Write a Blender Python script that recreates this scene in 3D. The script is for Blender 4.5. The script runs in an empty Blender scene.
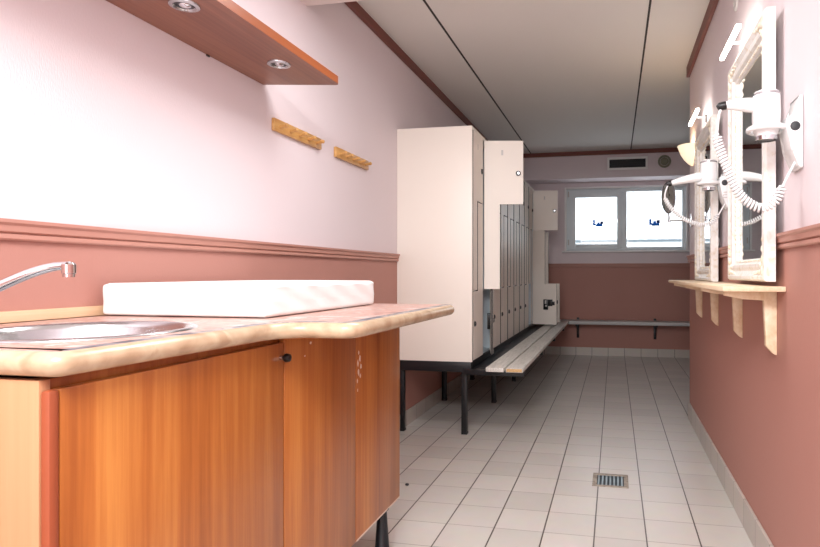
import bpy, bmesh, math, random
from mathutils import Vector, Matrix
random.seed(7)
PI = math.pi
C = bpy.context.scene.collection

# ------------------------------------------------------------------ materials
def lin(r, g, b):
    def f(c):
        c /= 255.0
        return c / 12.92 if c <= 0.04045 else ((c + 0.055) / 1.055) ** 2.4
    return (f(r), f(g), f(b), 1.0)

def newmat(name):
    m = bpy.data.materials.new(name); m.use_nodes = True
    nt = m.node_tree
    return m, nt, nt.nodes['Principled BSDF']

def plain(name, rgb, rough=0.5, metal=0.0, bump=0.0, bscale=60.0, spec=0.5, mottled=0.0, coat=0.0):
    m, nt, b = newmat(name)
    b.inputs['Base Color'].default_value = lin(*rgb)
    b.inputs['Roughness'].default_value = rough
    b.inputs['Metallic'].default_value = metal
    b.inputs['Specular IOR Level'].default_value = spec
    b.inputs['Coat Weight'].default_value = coat
    if bump or mottled:
        tc = nt.nodes.new('ShaderNodeTexCoord')
        n = nt.nodes.new('ShaderNodeTexNoise'); n.inputs['Scale'].default_value = bscale
        n.inputs['Detail'].default_value = 4
        nt.links.new(tc.outputs['Object'], n.inputs['Vector'])
        if bump:
            bp = nt.nodes.new('ShaderNodeBump'); bp.inputs['Strength'].default_value = bump
            bp.inputs['Distance'].default_value = 0.004
            nt.links.new(n.outputs['Fac'], bp.inputs['Height'])
            nt.links.new(bp.outputs['Normal'], b.inputs['Normal'])
        if mottled:
            r = nt.nodes.new('ShaderNodeValToRGB')
            d = tuple(max(0, c * (1 - mottled)) for c in rgb); l = tuple(min(255, c * (1 + mottled)) for c in rgb)
            r.color_ramp.elements[0].position = .35; r.color_ramp.elements[0].color = lin(*d)
            r.color_ramp.elements[1].position = .65; r.color_ramp.elements[1].color = lin(*l)
            nt.links.new(n.outputs['Fac'], r.inputs['Fac'])
            nt.links.new(r.outputs['Color'], b.inputs['Base Color'])
    return m

def emis(name, rgb, strength):
    m, nt, b = newmat(name)
    b.inputs['Base Color'].default_value = lin(*rgb)
    b.inputs['Emission Color'].default_value = lin(*rgb)
    b.inputs['Emission Strength'].default_value = strength
    return m

def wood(name, dark, mid, light, scale, fine, rough=0.35, coat=0.2):
    """scale: mapping scale per axis for the broad veneer bands, fine: for the grain"""
    m, nt, b = newmat(name)
    L = nt.links.new
    tc = nt.nodes.new('ShaderNodeTexCoord')
    mp = nt.nodes.new('ShaderNodeMapping'); mp.inputs['Scale'].default_value = scale
    mf = nt.nodes.new('ShaderNodeMapping'); mf.inputs['Scale'].default_value = fine
    L(tc.outputs['Object'], mp.inputs['Vector']); L(tc.outputs['Object'], mf.inputs['Vector'])
    n1 = nt.nodes.new('ShaderNodeTexNoise'); n1.inputs['Scale'].default_value = 1; n1.inputs['Detail'].default_value = 3
    n2 = nt.nodes.new('ShaderNodeTexNoise'); n2.inputs['Scale'].default_value = 1; n2.inputs['Detail'].default_value = 6
    n2.inputs['Roughness'].default_value = .65
    L(mp.outputs['Vector'], n1.inputs['Vector']); L(mf.outputs['Vector'], n2.inputs['Vector'])
    mx = nt.nodes.new('ShaderNodeMath'); mx.operation = 'MULTIPLY_ADD'
    mx.inputs[1].default_value = .45
    sc = nt.nodes.new('ShaderNodeMath'); sc.operation = 'MULTIPLY'; sc.inputs[1].default_value = .55
    L(n1.outputs['Fac'], sc.inputs[0]); L(n2.outputs['Fac'], mx.inputs[0]); L(sc.outputs[0], mx.inputs[2])
    r = nt.nodes.new('ShaderNodeValToRGB')
    e = r.color_ramp.elements
    e[0].position = .36; e[0].color = lin(*dark); e[1].position = .64; e[1].color = lin(*light)
    k = e.new(.5); k.color = lin(*mid)
    L(mx.outputs[0], r.inputs['Fac']); L(r.outputs['Color'], b.inputs['Base Color'])
    b.inputs['Roughness'].default_value = rough; b.inputs['Coat Weight'].default_value = coat
    b.inputs['Coat Roughness'].default_value = .25
    return m

def two_tone(name, lower, upper, zsplit):
    """painted wall: papered pale upper zone, darker lower zone, fine paper weave"""
    m, nt, b = newmat(name); L = nt.links.new
    tc = nt.nodes.new('ShaderNodeTexCoord')
    s = nt.nodes.new('ShaderNodeSeparateXYZ'); L(tc.outputs['Object'], s.inputs[0])
    g = nt.nodes.new('ShaderNodeMath'); g.operation = 'GREATER_THAN'; g.inputs[1].default_value = zsplit
    L(s.outputs['Z'], g.inputs[0])
    mix = nt.nodes.new('ShaderNodeMix'); mix.data_type = 'RGBA'
    L(g.outputs[0], mix.inputs['Factor'])
    mix.inputs['A'].default_value = lin(*lower); mix.inputs['B'].default_value = lin(*upper)
    L(mix.outputs['Result'], b.inputs['Base Color'])
    n = nt.nodes.new('ShaderNodeTexNoise'); n.inputs['Scale'].default_value = 260; n.inputs['Detail'].default_value = 3
    mp = nt.nodes.new('ShaderNodeMapping'); mp.inputs['Scale'].default_value = (1, 1, .35)
    L(tc.outputs['Object'], mp.inputs['Vector']); L(mp.outputs['Vector'], n.inputs['Vector'])
    bp = nt.nodes.new('ShaderNodeBump'); bp.inputs['Strength'].default_value = .25; bp.inputs['Distance'].default_value = .002
    L(n.outputs['Fac'], bp.inputs['Height']); L(bp.outputs['Normal'], b.inputs['Normal'])
    b.inputs['Roughness'].default_value = .55
    b.inputs['Specular IOR Level'].default_value = .35
    return m

def fract_line(nt, src, size, off, width):
    """1 on a joint line every `size` along src"""
    L = nt.links.new
    a = nt.nodes.new('ShaderNodeMath'); a.operation = 'ADD'; a.inputs[1].default_value = -off + 100 * size
    d = nt.nodes.new('ShaderNodeMath'); d.operation = 'DIVIDE'; d.inputs[1].default_value = size
    f = nt.nodes.new('ShaderNodeMath'); f.operation = 'FRACT'
    p = nt.nodes.new('ShaderNodeMath'); p.operation = 'PINGPONG'; p.inputs[1].default_value = .5
    l = nt.nodes.new('ShaderNodeMath'); l.operation = 'LESS_THAN'; l.inputs[1].default_value = width / size / 2
    fl = nt.nodes.new('ShaderNodeMath'); fl.operation = 'FLOOR'
    L(src, a.inputs[0]); L(a.outputs[0], d.inputs[0]); L(d.outputs[0], f.inputs[0]); L(f.outputs[0], p.inputs[0])
    L(p.outputs[0], l.inputs[0]); L(d.outputs[0], fl.inputs[0])
    return l.outputs[0], fl.outputs[0]

def tile_mat(name, base, gdark, glight, wx, wy, offx, offy, size=.2, axes='XY', rough=.3):
    m, nt, b = newmat(name); L = nt.links.new
    tc = nt.nodes.new('ShaderNodeTexCoord')
    s = nt.nodes.new('ShaderNodeSeparateXYZ'); L(tc.outputs['Object'], s.inputs[0])
    lx, cx = fract_line(nt, s.outputs[axes[0]], size, offx, wx)
    if len(axes) > 1:
        ly, cy = fract_line(nt, s.outputs[axes[1]], size, offy, wy)
    cm = nt.nodes.new('ShaderNodeCombineXYZ'); L(cx, cm.inputs[0])
    if len(axes) > 1: L(cy, cm.inputs[1])
    wn = nt.nodes.new('ShaderNodeTexWhiteNoise'); wn.noise_dimensions = '3D'; L(cm.outputs[0], wn.inputs['Vector'])
    r = nt.nodes.new('ShaderNodeValToRGB')
    r.color_ramp.elements[0].color = lin(*[c * .965 for c in base]); r.color_ramp.elements[1].color = lin(*[min(255, c * 1.02) for c in base])
    L(wn.outputs['Value'], r.inputs['Fac'])
    n = nt.nodes.new('ShaderNodeTexNoise'); n.inputs['Scale'].default_value = 14; n.inputs['Detail'].default_value = 5
    L(tc.outputs['Object'], n.inputs['Vector'])
    hs = nt.nodes.new('ShaderNodeMix'); hs.data_type = 'RGBA'; hs.blend_type = 'MULTIPLY'; hs.inputs['Factor'].default_value = .12
    L(r.outputs['Color'], hs.inputs['A']); L(n.outputs['Color'], hs.inputs['B'])
    last = hs.outputs['Result']
    if len(axes) > 1:
        m1 = nt.nodes.new('ShaderNodeMix'); m1.data_type = 'RGBA'; L(ly, m1.inputs['Factor'])
        L(last, m1.inputs['A']); m1.inputs['B'].default_value = lin(*glight); last = m1.outputs['Result']
    m2 = nt.nodes.new('ShaderNodeMix'); m2.data_type = 'RGBA'; L(lx, m2.inputs['Factor'])
    L(last, m2.inputs['A']); m2.inputs['B'].default_value = lin(*gdark)
    L(m2.outputs['Result'], b.inputs['Base Color'])
    b.inputs['Roughness'].default_value = rough
    return m

def marble_mat(name):
    m, nt, b = newmat(name); L = nt.links.new
    tc = nt.nodes.new('ShaderNodeTexCoord')
    n = nt.nodes.new('ShaderNodeTexNoise'); n.inputs['Scale'].default_value = 9; n.inputs['Detail'].default_value = 8
    n.inputs['Roughness'].default_value = .65; n.inputs['Distortion'].default_value = .8
    L(tc.outputs['Object'], n.inputs['Vector'])
    r = nt.nodes.new('ShaderNodeValToRGB'); e = r.color_ramp.elements
    e[0].position = .3; e[0].color = lin(146, 108, 104); e[1].position = .72; e[1].color = lin(214, 206, 202)
    for p, c in ((.40, (176, 128, 116)), (.47, (204, 168, 156)), (.53, (182, 136, 122)), (.60, (196, 176, 168))):
        k = e.new(p); k.color = lin(*c)
    L(n.outputs['Fac'], r.inputs['Fac'])
    v = nt.nodes.new('ShaderNodeTexVoronoi'); v.feature = 'DISTANCE_TO_EDGE'; v.inputs['Scale'].default_value = 14
    nd = nt.nodes.new('ShaderNodeMix'); nd.data_type = 'VECTOR'; nd.inputs['Factor'].default_value = .12
    L(tc.outputs['Object'], nd.inputs['A']); L(n.outputs['Color'], nd.inputs['B']); L(nd.outputs['Result'], v.inputs['Vector'])
    lt = nt.nodes.new('ShaderNodeMath'); lt.operation = 'LESS_THAN'; lt.inputs[1].default_value = .025
    L(v.outputs['Distance'], lt.inputs[0])
    ml = nt.nodes.new('ShaderNodeMath'); ml.operation = 'MULTIPLY'; ml.inputs[1].default_value = .45
    L(lt.outputs[0], ml.inputs[0])
    mx = nt.nodes.new('ShaderNodeMix'); mx.data_type = 'RGBA'; L(ml.outputs[0], mx.inputs['Factor'])
    L(r.outputs['Color'], mx.inputs['A']); mx.inputs['B'].default_value = lin(150, 140, 142)
    L(mx.outputs['Result'], b.inputs['Base Color'])
    b.inputs['Roughness'].default_value = .38; b.inputs['Specular IOR Level'].default_value = .25
    return m

def ramp_noise(name, stops, scale, rough=.4, detail=5, dist=.4, bump=0, mscale=(1, 1, 1)):
    m, nt, b = newmat(name); L = nt.links.new
    tc = nt.nodes.new('ShaderNodeTexCoord')
    mp = nt.nodes.new('ShaderNodeMapping'); mp.inputs['Scale'].default_value = mscale
    n = nt.nodes.new('ShaderNodeTexNoise'); n.inputs['Scale'].default_value = scale; n.inputs['Detail'].default_value = detail
    n.inputs['Distortion'].default_value = dist
    L(tc.outputs['Object'], mp.inputs['Vector']); L(mp.outputs['Vector'], n.inputs['Vector'])
    r = nt.nodes.new('ShaderNodeValToRGB'); e = r.color_ramp.elements
    e[0].position, e[0].color = stops[0][0], lin(*stops[0][1]); e[1].position, e[1].color = stops[-1][0], lin(*stops[-1][1])
    for p, c in stops[1:-1]:
        k = e.new(p); k.color = lin(*c)
    L(n.outputs['Fac'], r.inputs['Fac']); L(r.outputs['Color'], b.inputs['Base Color'])
    b.inputs['Roughness'].default_value = rough
    if bump:
        bp = nt.nodes.new('ShaderNodeBump'); bp.inputs['Strength'].default_value = bump; bp.inputs['Distance'].default_value = .003
        L(n.outputs['Fac'], bp.inputs['Height']); L(bp.outputs['Normal'], b.inputs['Normal'])
    return m

UPPER, LOWER = (230, 217, 220), (182, 131, 119)
M = {}
M['wall'] = two_tone('wall_paint', LOWER, UPPER, 1.128)
M['pale'] = plain('pale_pink_paint', (236, 220, 216), .6, bump=.1, bscale=200)
M['ceil'] = plain('ceiling_panel', (238, 235, 230), .75, bump=.12, bscale=300)
M['seam'] = plain('ceiling_seam', (62, 58, 56), .8)
M['trim'] = plain('brown_trim', (122, 66, 56), .5)
M['rail'] = plain('salmon_rail', (186, 135, 121), .45)
M['floor'] = tile_mat('floor_tile', (212, 207, 200), (80, 70, 64), (150, 141, 133), .0055, .0032, -.078, .075)
M['baseX'] = tile_mat('skirting_tile_back', (208, 200, 191), (92, 84, 78), (0, 0, 0), .005, 0, -.078, 0, axes='X')
M['baseY'] = tile_mat('skirting_tile_side', (200, 190, 181), (130, 120, 112), (0, 0, 0), .004, 0, .075, 0, axes='Y')
M['cab'] = wood('cabinet_veneer', (150, 82, 36), (176, 104, 48), (196, 128, 64), (11, 11, .35), (55, 55, 1.6), .32)
M['cablit'] = wood('cabinet_veneer_lit', (176, 122, 86), (186, 132, 95), (194, 140, 104), (9, 9, .3), (60, 60, 1.5), .4)  # paler cabinet veneer, bright light on the near side put into the colour
M['edge_red'] = plain('red_edge_band', (146, 72, 44), .4)
M['shelfwood'] = wood('shelf_veneer', (112, 64, 46), (134, 82, 60), (152, 98, 72), (9, .5, 9), (90, 1.4, 90), .4)
M['shelfedge'] = wood('shelf_edge_veneer', (128, 62, 26), (142, 72, 32), (154, 82, 40), (9, .5, 9), (60, 1.4, 60), .35)
M['pine'] = wood('pine', (222, 192, 154), (234, 210, 178), (242, 224, 198), (14, 1.2, 14), (90, 3, 60), .5, 0.05)
M['pinep'] = wood('lacquered_pine', (186, 134, 72), (204, 154, 90), (218, 172, 108), (20, 1.5, 20), (120, 4, 120), .35, .2)
M['tanstrip'] = wood('tan_strip', (206, 170, 132), (214, 180, 144), (222, 190, 156), (20, 2, 20), (120, 4, 120), .5, .05)
M['marble'] = marble_mat('pink_marble')
M['border'] = ramp_noise('grey_border', [(.32, (56, 58, 68)), (.43, (88, 90, 100)), (.50, (120, 118, 124)), (.56, (190, 174, 164)), (.62, (72, 74, 84)), (.72, (160, 148, 142))], 16)
M['bull'] = ramp_noise('beige_bullnose', [(.3, (166, 138, 110)), (.45, (184, 158, 130)), (.58, (192, 170, 142)), (.7, (172, 144, 116))], 16, rough=.25)
M['white'] = plain('white_vinyl', (244, 244, 243), .45, bump=.15, bscale=18)
M['whiteplastic'] = plain('white_plastic', (240, 240, 240), .25)
M['greyplastic'] = plain('pale_grey_plastic', (206, 202, 198), .4)
M['black'] = plain('black_steel', (22, 23, 27), .38)
M['blackplastic'] = plain('black_plastic', (18, 18, 20), .35)
M['blackleg'] = plain('black_leg', (24, 30, 36), .35)
M['steel'] = plain('brushed_steel', (190, 192, 194), .25, 1.0, bump=.05, bscale=90)
M['chrome'] = plain('chrome', (215, 216, 220), .08, 1.0)
M['locker'] = plain('locker_cream', (243, 234, 224), .40, spec=.5, bump=.03, bscale=25)
M['lockerin'] = plain('locker_inside', (222, 232, 238), .45)
M['edgegrey'] = plain('door_edge_grey', (62, 55, 52), .5)
M['slat'] = ramp_noise('bench_slat', [(.35, (196, 192, 184)), (.5, (214, 210, 202)), (.65, (224, 220, 213))], 30, rough=.4, mscale=(4, .3, 4))
M['rawwood'] = plain('raw_wood_end', (206, 168, 118), .6, mottled=.08, bscale=120)
M['benchgrey'] = plain('grey_bench', (196, 194, 192), .4)
M['winframe'] = plain('window_frame', (232, 240, 243), .35)
M['wood_frame'] = ramp_noise('distressed_white', [(.3, (228, 216, 198)), (.42, (240, 235, 228)), (.6, (245, 243, 239)), (.75, (234, 224, 206))], 34, rough=.4, bump=.3)
M['gilt'] = ramp_noise('cream_gilt', [(.3, (226, 208, 176)), (.5, (239, 229, 210)), (.7, (246, 241, 232))], 60, rough=.4, bump=.4)
M['led'] = emis('lit_diffuser', (255, 248, 236), 14.0)
M['cord'] = plain('white_cord', (242, 242, 242), .35)
M['sticker'] = plain('blue_sticker', (40, 130, 190), .5)
M['stickerdark'] = plain('navy_sticker', (22, 60, 110), .5)
M['ventgrey'] = plain('vent_frame', (250, 248, 247), .4)
M['ventdark'] = plain('vent_dark', (48, 50, 54), .5)
M['roundvent'] = plain('round_vent', (136, 136, 116), .5)
M['drainrim'] = plain('drain_rim', (158, 150, 138), .6, mottled=.1, bscale=60)
M['draindark'] = plain('drain_pit', (36, 52, 60), .5)
M['drainbar'] = plain('drain_bar', (190, 206, 212), .3, .6)
M['cream'] = plain('cream_glass', (255, 232, 190), .35)
M['greydisc'] = plain('grey_disc', (132, 128, 130), .35)
M['roof'] = plain('outdoor_roof', (226, 230, 232), .6)
M['gutter'] = plain('outdoor_gutter', (104, 116, 122), .6)
M['chip'] = plain('chipped_patch', (226, 206, 190), .7)

for k in ('sticker', 'stickerdark'):
    nt = M[k].node_tree; b = nt.nodes['Principled BSDF']
    tl = nt.nodes.new('ShaderNodeBsdfTranslucent'); tl.inputs['Color'].default_value = b.inputs['Base Color'].default_value
    mx = nt.nodes.new('ShaderNodeMixShader'); mx.inputs[0].default_value = .6
    nt.links.new(b.outputs[0], mx.inputs[1]); nt.links.new(tl.outputs[0], mx.inputs[2]); nt.links.new(mx.outputs[0], nt.nodes['Material Output'].inputs['Surface'])
m, nt, b = newmat('mirror_glass')
b.inputs['Base Color'].default_value = (.86, .9, .9, 1); b.inputs['Metallic'].default_value = 1; b.inputs['Roughness'].default_value = .01
M['mirror'] = m
m, nt, b = newmat('window_pane')
out = nt.nodes['Material Output']
tr = nt.nodes.new('ShaderNodeBsdfTransparent'); gl = nt.nodes.new('ShaderNodeBsdfGlossy'); gl.inputs['Roughness'].default_value = .02
mx = nt.nodes.new('ShaderNodeMixShader'); mx.inputs[0].default_value = .06
nt.links.new(tr.outputs[0], mx.inputs[1]); nt.links.new(gl.outputs[0], mx.inputs[2]); nt.links.new(mx.outputs[0], out.inputs['Surface'])
M['pane'] = m
# translucent shade
m, nt, b = newmat('glowing_shade')
b.inputs['Base Color'].default_value = lin(255, 236, 205); b.inputs['Roughness'].default_value = .5
b.inputs['Emission Color'].default_value = lin(255, 232, 200); b.inputs['Emission Strength'].default_value = .6
M['shade'] = m

# ------------------------------------------------------------------ geometry helpers
def merge(bm, tmp, mi=0):
    me = bpy.data.meshes.new('tmp')
    if mi:
        for f in tmp.faces: f.material_index = mi
    tmp.to_mesh(me); tmp.free(); bm.from_mesh(me); bpy.data.meshes.remove(me)

def box(bm, x0, x1, y0, y1, z0, z1, bev=0.0, seg=2, mi=0):
    t = bmesh.new(); bmesh.ops.create_cube(t, size=1)
    for v in t.verts:
        v.co = Vector(((x0 + x1) / 2 + v.co.x * (x1 - x0), (y0 + y1) / 2 + v.co.y * (y1 - y0), (z0 + z1) / 2 + v.co.z * (z1 - z0)))
    if bev:
        bmesh.ops.bevel(t, geom=t.edges[:], offset=bev, segments=seg, affect='EDGES', profile=.5)
    merge(bm, t, mi); return bm

def prism(bm, pts, axis, a0, a1, bev=0.0, seg=2, mi=0):
    """polygon pts (p,q) extruded along axis from a0 to a1. axis x: (y,z); y: (x,z); z: (x,y)"""
    def co(p, q, a):
        return {'x': (a, p, q), 'y': (p, a, q), 'z': (p, q, a)}[axis]
    t = bmesh.new()
    A = [t.verts.new(co(p, q, a0)) for p, q in pts]; B = [t.verts.new(co(p, q, a1)) for p, q in pts]
    n = len(pts)
    t.faces.new(A); t.faces.new(B[::-1])
    for i in range(n): t.faces.new((A[i], B[i], B[(i + 1) % n], A[(i + 1) % n]))
    bmesh.ops.recalc_face_normals(t, faces=t.faces[:])
    if bev: bmesh.ops.bevel(t, geom=t.edges[:], offset=bev, segments=seg, affect='EDGES', profile=.5)
    merge(bm, t, mi); return bm

def tube(bm, pts, r, n=10, cap=True, mi=0):
    pts = [Vector(p) for p in pts]
    rs = r if isinstance(r, (list, tuple)) else [r] * len(pts)
    t = bmesh.new(); rings = []
    d0 = (pts[1] - pts[0]).normalized()
    u = d0.orthogonal().normalized()
    for i, p in enumerate(pts):
        d = (pts[min(i + 1, len(pts) - 1)] - pts[max(i - 1, 0)]).normalized()
        u = (u - d * u.dot(d)).normalized(); v = d.cross(u)
        rings.append([t.verts.new(p + (u * math.cos(2 * PI * k / n) + v * math.sin(2 * PI * k / n)) * rs[i]) for k in range(n)])
    for a, b2 in zip(rings, rings[1:]):
        for k in range(n): t.faces.new((a[k], a[(k + 1) % n], b2[(k + 1) % n], b2[k]))
    if cap:
        t.faces.new(rings[0][::-1]); t.faces.new(rings[-1])
    bmesh.ops.recalc_face_normals(t, faces=t.faces[:])
    merge(bm, t, mi); return bm

def lathe(bm, prof, origin, axis=(0, 0, 1), n=28, a0=0.0, a1=2 * PI, mi=0, ref=None):
    """prof: (radius, height) along axis"""
    ax = Vector(axis).normalized(); u = Vector(ref).normalized() if ref else ax.orthogonal().normalized(); v = ax.cross(u); o = Vector(origin)
    t = bmesh.new(); full = abs(a1 - a0 - 2 * PI) < 1e-6
    cnt = n if full else n + 1
    rings = []
    for r, h in prof:
        if r < 1e-6: rings.append([t.verts.new(o + ax * h)])
        else: rings.append([t.verts.new(o + ax * h + (u * math.cos(a0 + (a1 - a0) * k / n) + v * math.sin(a0 + (a1 - a0) * k / n)) * r) for k in range(cnt)])
    for A, B in zip(rings, rings[1:]):
        for k in range(n):
            k2 = (k + 1) % cnt
            if len(A) == 1 and len(B) == 1: continue
            if len(A) == 1: t.faces.new((A[0], B[k2], B[k]))
            elif len(B) == 1: t.faces.new((A[k], A[k2], B[0]))
            else: t.faces.new((A[k], A[k2], B[k2], B[k]))
    bmesh.ops.recalc_face_normals(t, faces=t.faces[:])
    merge(bm, t, mi); return bm

def ellipsoid(bm, c, rx, ry, rz, seg=10, mi=0):
    t = bmesh.new(); bmesh.ops.create_uvsphere(t, u_segments=seg, v_segments=max(6, seg // 2 + 2), radius=1)
    for v in t.verts: v.co = Vector((c[0] + v.co.x * rx, c[1] + v.co.y * ry, c[2] + v.co.z * rz))
    merge(bm, t, mi); return bm

def wloc(o):
    p = Vector((0, 0, 0))
    while o: p = p + o.location; o = o.parent
    return p

def obj(name, bm, mats, parent=None, smooth=True, loc=None, angle=35):
    """links one mesh object; vertices are given in world space, origin at the parent's origin or loc"""
    org = wloc(parent)
    if loc is not None: org = Vector(loc)
    bmesh.ops.translate(bm, verts=bm.verts[:], vec=-org)
    me = bpy.data.meshes.new(name); bm.to_mesh(me); bm.free()
    for mm in (mats if isinstance(mats, (list, tuple)) else [mats]): me.materials.append(mm)
    if smooth:
        me.shade_smooth(); me.set_sharp_from_angle(angle=math.radians(angle))
    o = bpy.data.objects.new(name, me); C.objects.link(o)
    if parent: o.parent = parent; o.location = org - wloc(parent)
    else: o.location = org
    return o

def thing(name, label, cat, loc, group=None):
    o = bpy.data.objects.new(name, None); C.objects.link(o); o.location = loc
    o.empty_display_size = .05
    o['label'] = label; o['category'] = cat
    if group: o['group'] = group
    return o

def tag(o, label, cat, group=None):
    o['label'] = label; o['category'] = cat
    if group: o['group'] = group
    return o

def struct(name, bm, mat, parent=None, smooth=False):
    o = obj(name, bm, mat, parent, smooth)
    if not parent: o['kind'] = 'structure'
    return o

def dup(root, loc, label=None, rz=0.0):
    r = root.copy(); C.objects.link(r); r.location = loc; r.rotation_euler = (0, 0, rz)
    if label: r['label'] = label
    for ch in list(root.children):
        c = ch.copy(); C.objects.link(c); c.parent = r
        for g in list(ch.children):
            d = g.copy(); C.objects.link(d); d.parent = c
    return r

def catmull(P, n=12):
    P = [Vector(p) for p in P]; Q = [P[0] * 2 - P[1]] + P + [P[-1] * 2 - P[-2]]; out = []
    for i in range(1, len(Q) - 2):
        a, b2, c, d = Q[i - 1], Q[i], Q[i + 1], Q[i + 2]
        for k in range(n):
            t = k / n
            out.append(.5 * ((2 * b2) + (c - a) * t + (2 * a - 5 * b2 + 4 * c - d) * t * t + (3 * b2 - a - 3 * c + d) * t ** 3))
    out.append(P[-1]); return out

NB = bmesh.new
# ------------------------------------------------------------------ the setting
L_, R_ = -1.388, .525           # side wall faces
YB, YE, YF = 7.31, 4.27, -2.4  # back wall, end of the right wall, wall behind the camera
H = 2.5; XR = 2.7
struct('floor', box(NB(), L_ - .2, XR + .2, YF - .2, YB + .2, -.1, 0), M['floor'])
struct('wall_left', box(NB(), L_ - .2, L_, YF - .2, YB + .2, 0, H + .1), M['wall'])
struct('wall_right', box(NB(), R_, XR + .2, YF - .2, YE, 0, H + .1), M['wall'])
struct('wall_side', box(NB(), XR, XR + .2, YE, YB + .2, 0, H + .1), M['wall'])
bm = NB()
WX0, WX1, WZ0, WZ1 = -.60, .86, 1.315, 2.10
box(bm, L_, WX0, YB, YB + .25, 0, H + .1); box(bm, WX1, XR, YB, YB + .25, 0, H + .1)
box(bm, WX0, WX1, YB, YB + .25, 0, WZ0); box(bm, WX0, WX1, YB, YB + .25, WZ1, H + .1)
struct('wall_back', bm, M['wall'])
# wall behind the camera, solid, with an added fill light in front of it
bm = NB()
box(bm, L_, R_, YF - .2, YF, 0, H + .1)
struct('wall_front', bm, M['wall'])
struct('ceiling', box(NB(), L_ - .2, XR + .2, YF - .2, YB + .2, H, H + .1), M['ceil'])
struct('trim_1', box(NB(), L_, R_, 1.55, 2.413, 2.258, H), M['pale'])                    # dropped beam
struct('trim_2', box(NB(), L_, XR, 6.98, YB, 2.176, H), M['wall'])                        # bulkhead over the window
# brown ceiling trim
struct('trim_3', box(NB(), L_, L_ + .022, 2.413, 6.98, 2.445, H, .003), M['trim'])
struct('trim_4', box(NB(), R_ - .022, R_, 2.413, YE, 2.425, H, .003), M['trim'])
struct('trim_5', box(NB(), L_ + .022, XR, 6.958, 6.98, 2.45, H, .003), M['trim'])
# ceiling joints
for i, x in enumerate((-1.005, .19, 1.385)):
    struct('trim_%d' % (6 + i), box(NB(), x - .006, x + .006, 2.413 if x < .5 else YE, 6.958, H - .003, H + .001), M['seam'])
# dado rails (profiled)
def dado(side):
    prof = [(0, 1.108), (.010, 1.108), (.013, 1.112), (.012, 1.121), (.007, 1.124), (.015, 1.128), (.016, 1.142), (.022, 1.148), (.022, 1.156), (0, 1.156)]
    bm = NB()
    if side == 'left': prism(bm, [(L_ + a, z) for a, z in prof], 'y', YF, YB)
    elif side == 'right': prism(bm, [(R_ - a, z) for a, z in prof], 'y', YF, YE)
    else: prism(bm, [(YB - a, z) for a, z in prof], 'x', L_ + .022, XR)
    return bm
struct('trim_9', dado('left'), M['rail']); struct('trim_10', dado('right'), M['rail']); struct('trim_11', dado('back'), M['rail'])
struct('baseboard_left', box(NB(), L_, L_ + .012, YF, YB, 0, .10, .002), M['baseY'])
struct('baseboard_right', box(NB(), R_ - .012, R_, YF, YE, 0, .115, .002), M['baseY'])
struct('baseboard_back', box(NB(), L_ + .012, XR, YB - .012, YB, 0, .10, .002), M['baseX'])

# ---- window in the back wall
win = bpy.data.objects.new('window_1', None); C.objects.link(win); win.location = (.13, YB, 1.315); win['kind'] = 'structure'
fy0, fy1 = YB + .03, YB + .10
bm = NB()
box(bm, WX0, WX0 + .045, fy0, fy1, WZ0, WZ1, .004); box(bm, WX1 - .045, WX1, fy0, fy1, WZ0, WZ1, .004)
box(bm, WX0 + .045, WX1 - .045, fy0, fy1, WZ1 - .045, WZ1, .004); box(bm, WX0 + .045, WX1 - .045, fy0, fy1, WZ0, WZ0 + .045, .004)
box(bm, .075, .15, fy0, fy1, WZ0 + .045, WZ1 - .045, .004)
obj('frame', bm, M['winframe'], win)
bm = NB()
sx0, sx1, sz0, sz1 = WX0 + .03, .09, WZ0 + .025, WZ1 - .025
sy0, sy1 = YB + .012, YB + .07
box(bm, sx0, sx0 + .085, sy0, sy1, sz0, sz1, .006); box(bm, sx1 - .06, sx1, sy0, sy1, sz0, sz1, .006)
box(bm, sx0 + .08, sx1 - .055, sy0, sy1, sz1 - .085, sz1, .006); box(bm, sx0 + .08, sx1 - .055, sy0, sy1, sz0, sz0 + .06, .006)
sash = obj('sash', bm, M['winframe'], win)
bm = NB(); box(bm, .045, .07, sy0 - .01, sy0, 1.64, 1.72, .004); box(bm, .050, .065, sy0 - .035, sy0 - .02, 1.58, 1.70, .005); box(bm, .051, .064, sy0 - .03, sy0, 1.685, 1.70, .003)
obj('handle', bm, M['whiteplastic'], sash)
bm = NB()
for z in (1.39, 2.0): box(bm, WX0 + .018, WX0 + .034, sy0 - .006, sy0 + .02, z, z + .07, .003)
obj('hinge', bm, M['greyplastic'], sash)
def sticker(x0, y, z, parent):
    bm = NB()
    box(bm, x0 - .064, x0 - .036, y - .001, y, z - .034, z + .040); box(bm, x0 - .036, x0 + .06, y - .001, y, z - .040, z - .012)
    box(bm, x0 - .016, x0 + .022, y - .001, y, z - .012, z + .014)
    box(bm, x0 + .026, x0 + .066, y - .001, y, z - .012, z + .026, mi=1); box(bm, x0 - .03, x0 + .066, y - .0013, y, z - .046, z - .034, mi=1)
    return obj('sticker', bm, [M['sticker'], M['stickerdark']], parent, False)
p1 = obj('pane', box(NB(), sx0 + .08, sx1 - .055, YB + .045, YB + .05, sz0 + .055, sz1 - .08), M['pane'], win)
p2 = obj('pane', box(NB(), .148, WX1 - .043, YB + .06, YB + .065, WZ0 + .043, WZ1 - .043), M['pane'], win)
sticker(-.205, YB + .044, 1.668, p1); sticker(.487, YB + .059, 1.668, p2)
bm = NB()
box(bm, WX0 - .022, WX0 + .001, YB - .012, YB + .03, WZ0, WZ1 + .02, .003); box(bm, WX1 - .001, WX1 + .022, YB - .012, YB + .03, WZ0, WZ1 + .02, .003); box(bm, WX0 + .001, WX1 - .001, YB - .012, YB + .03, WZ1 - .001, WZ1 + .02, .003)
obj('casing', bm, M['ventgrey'], win)
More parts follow.
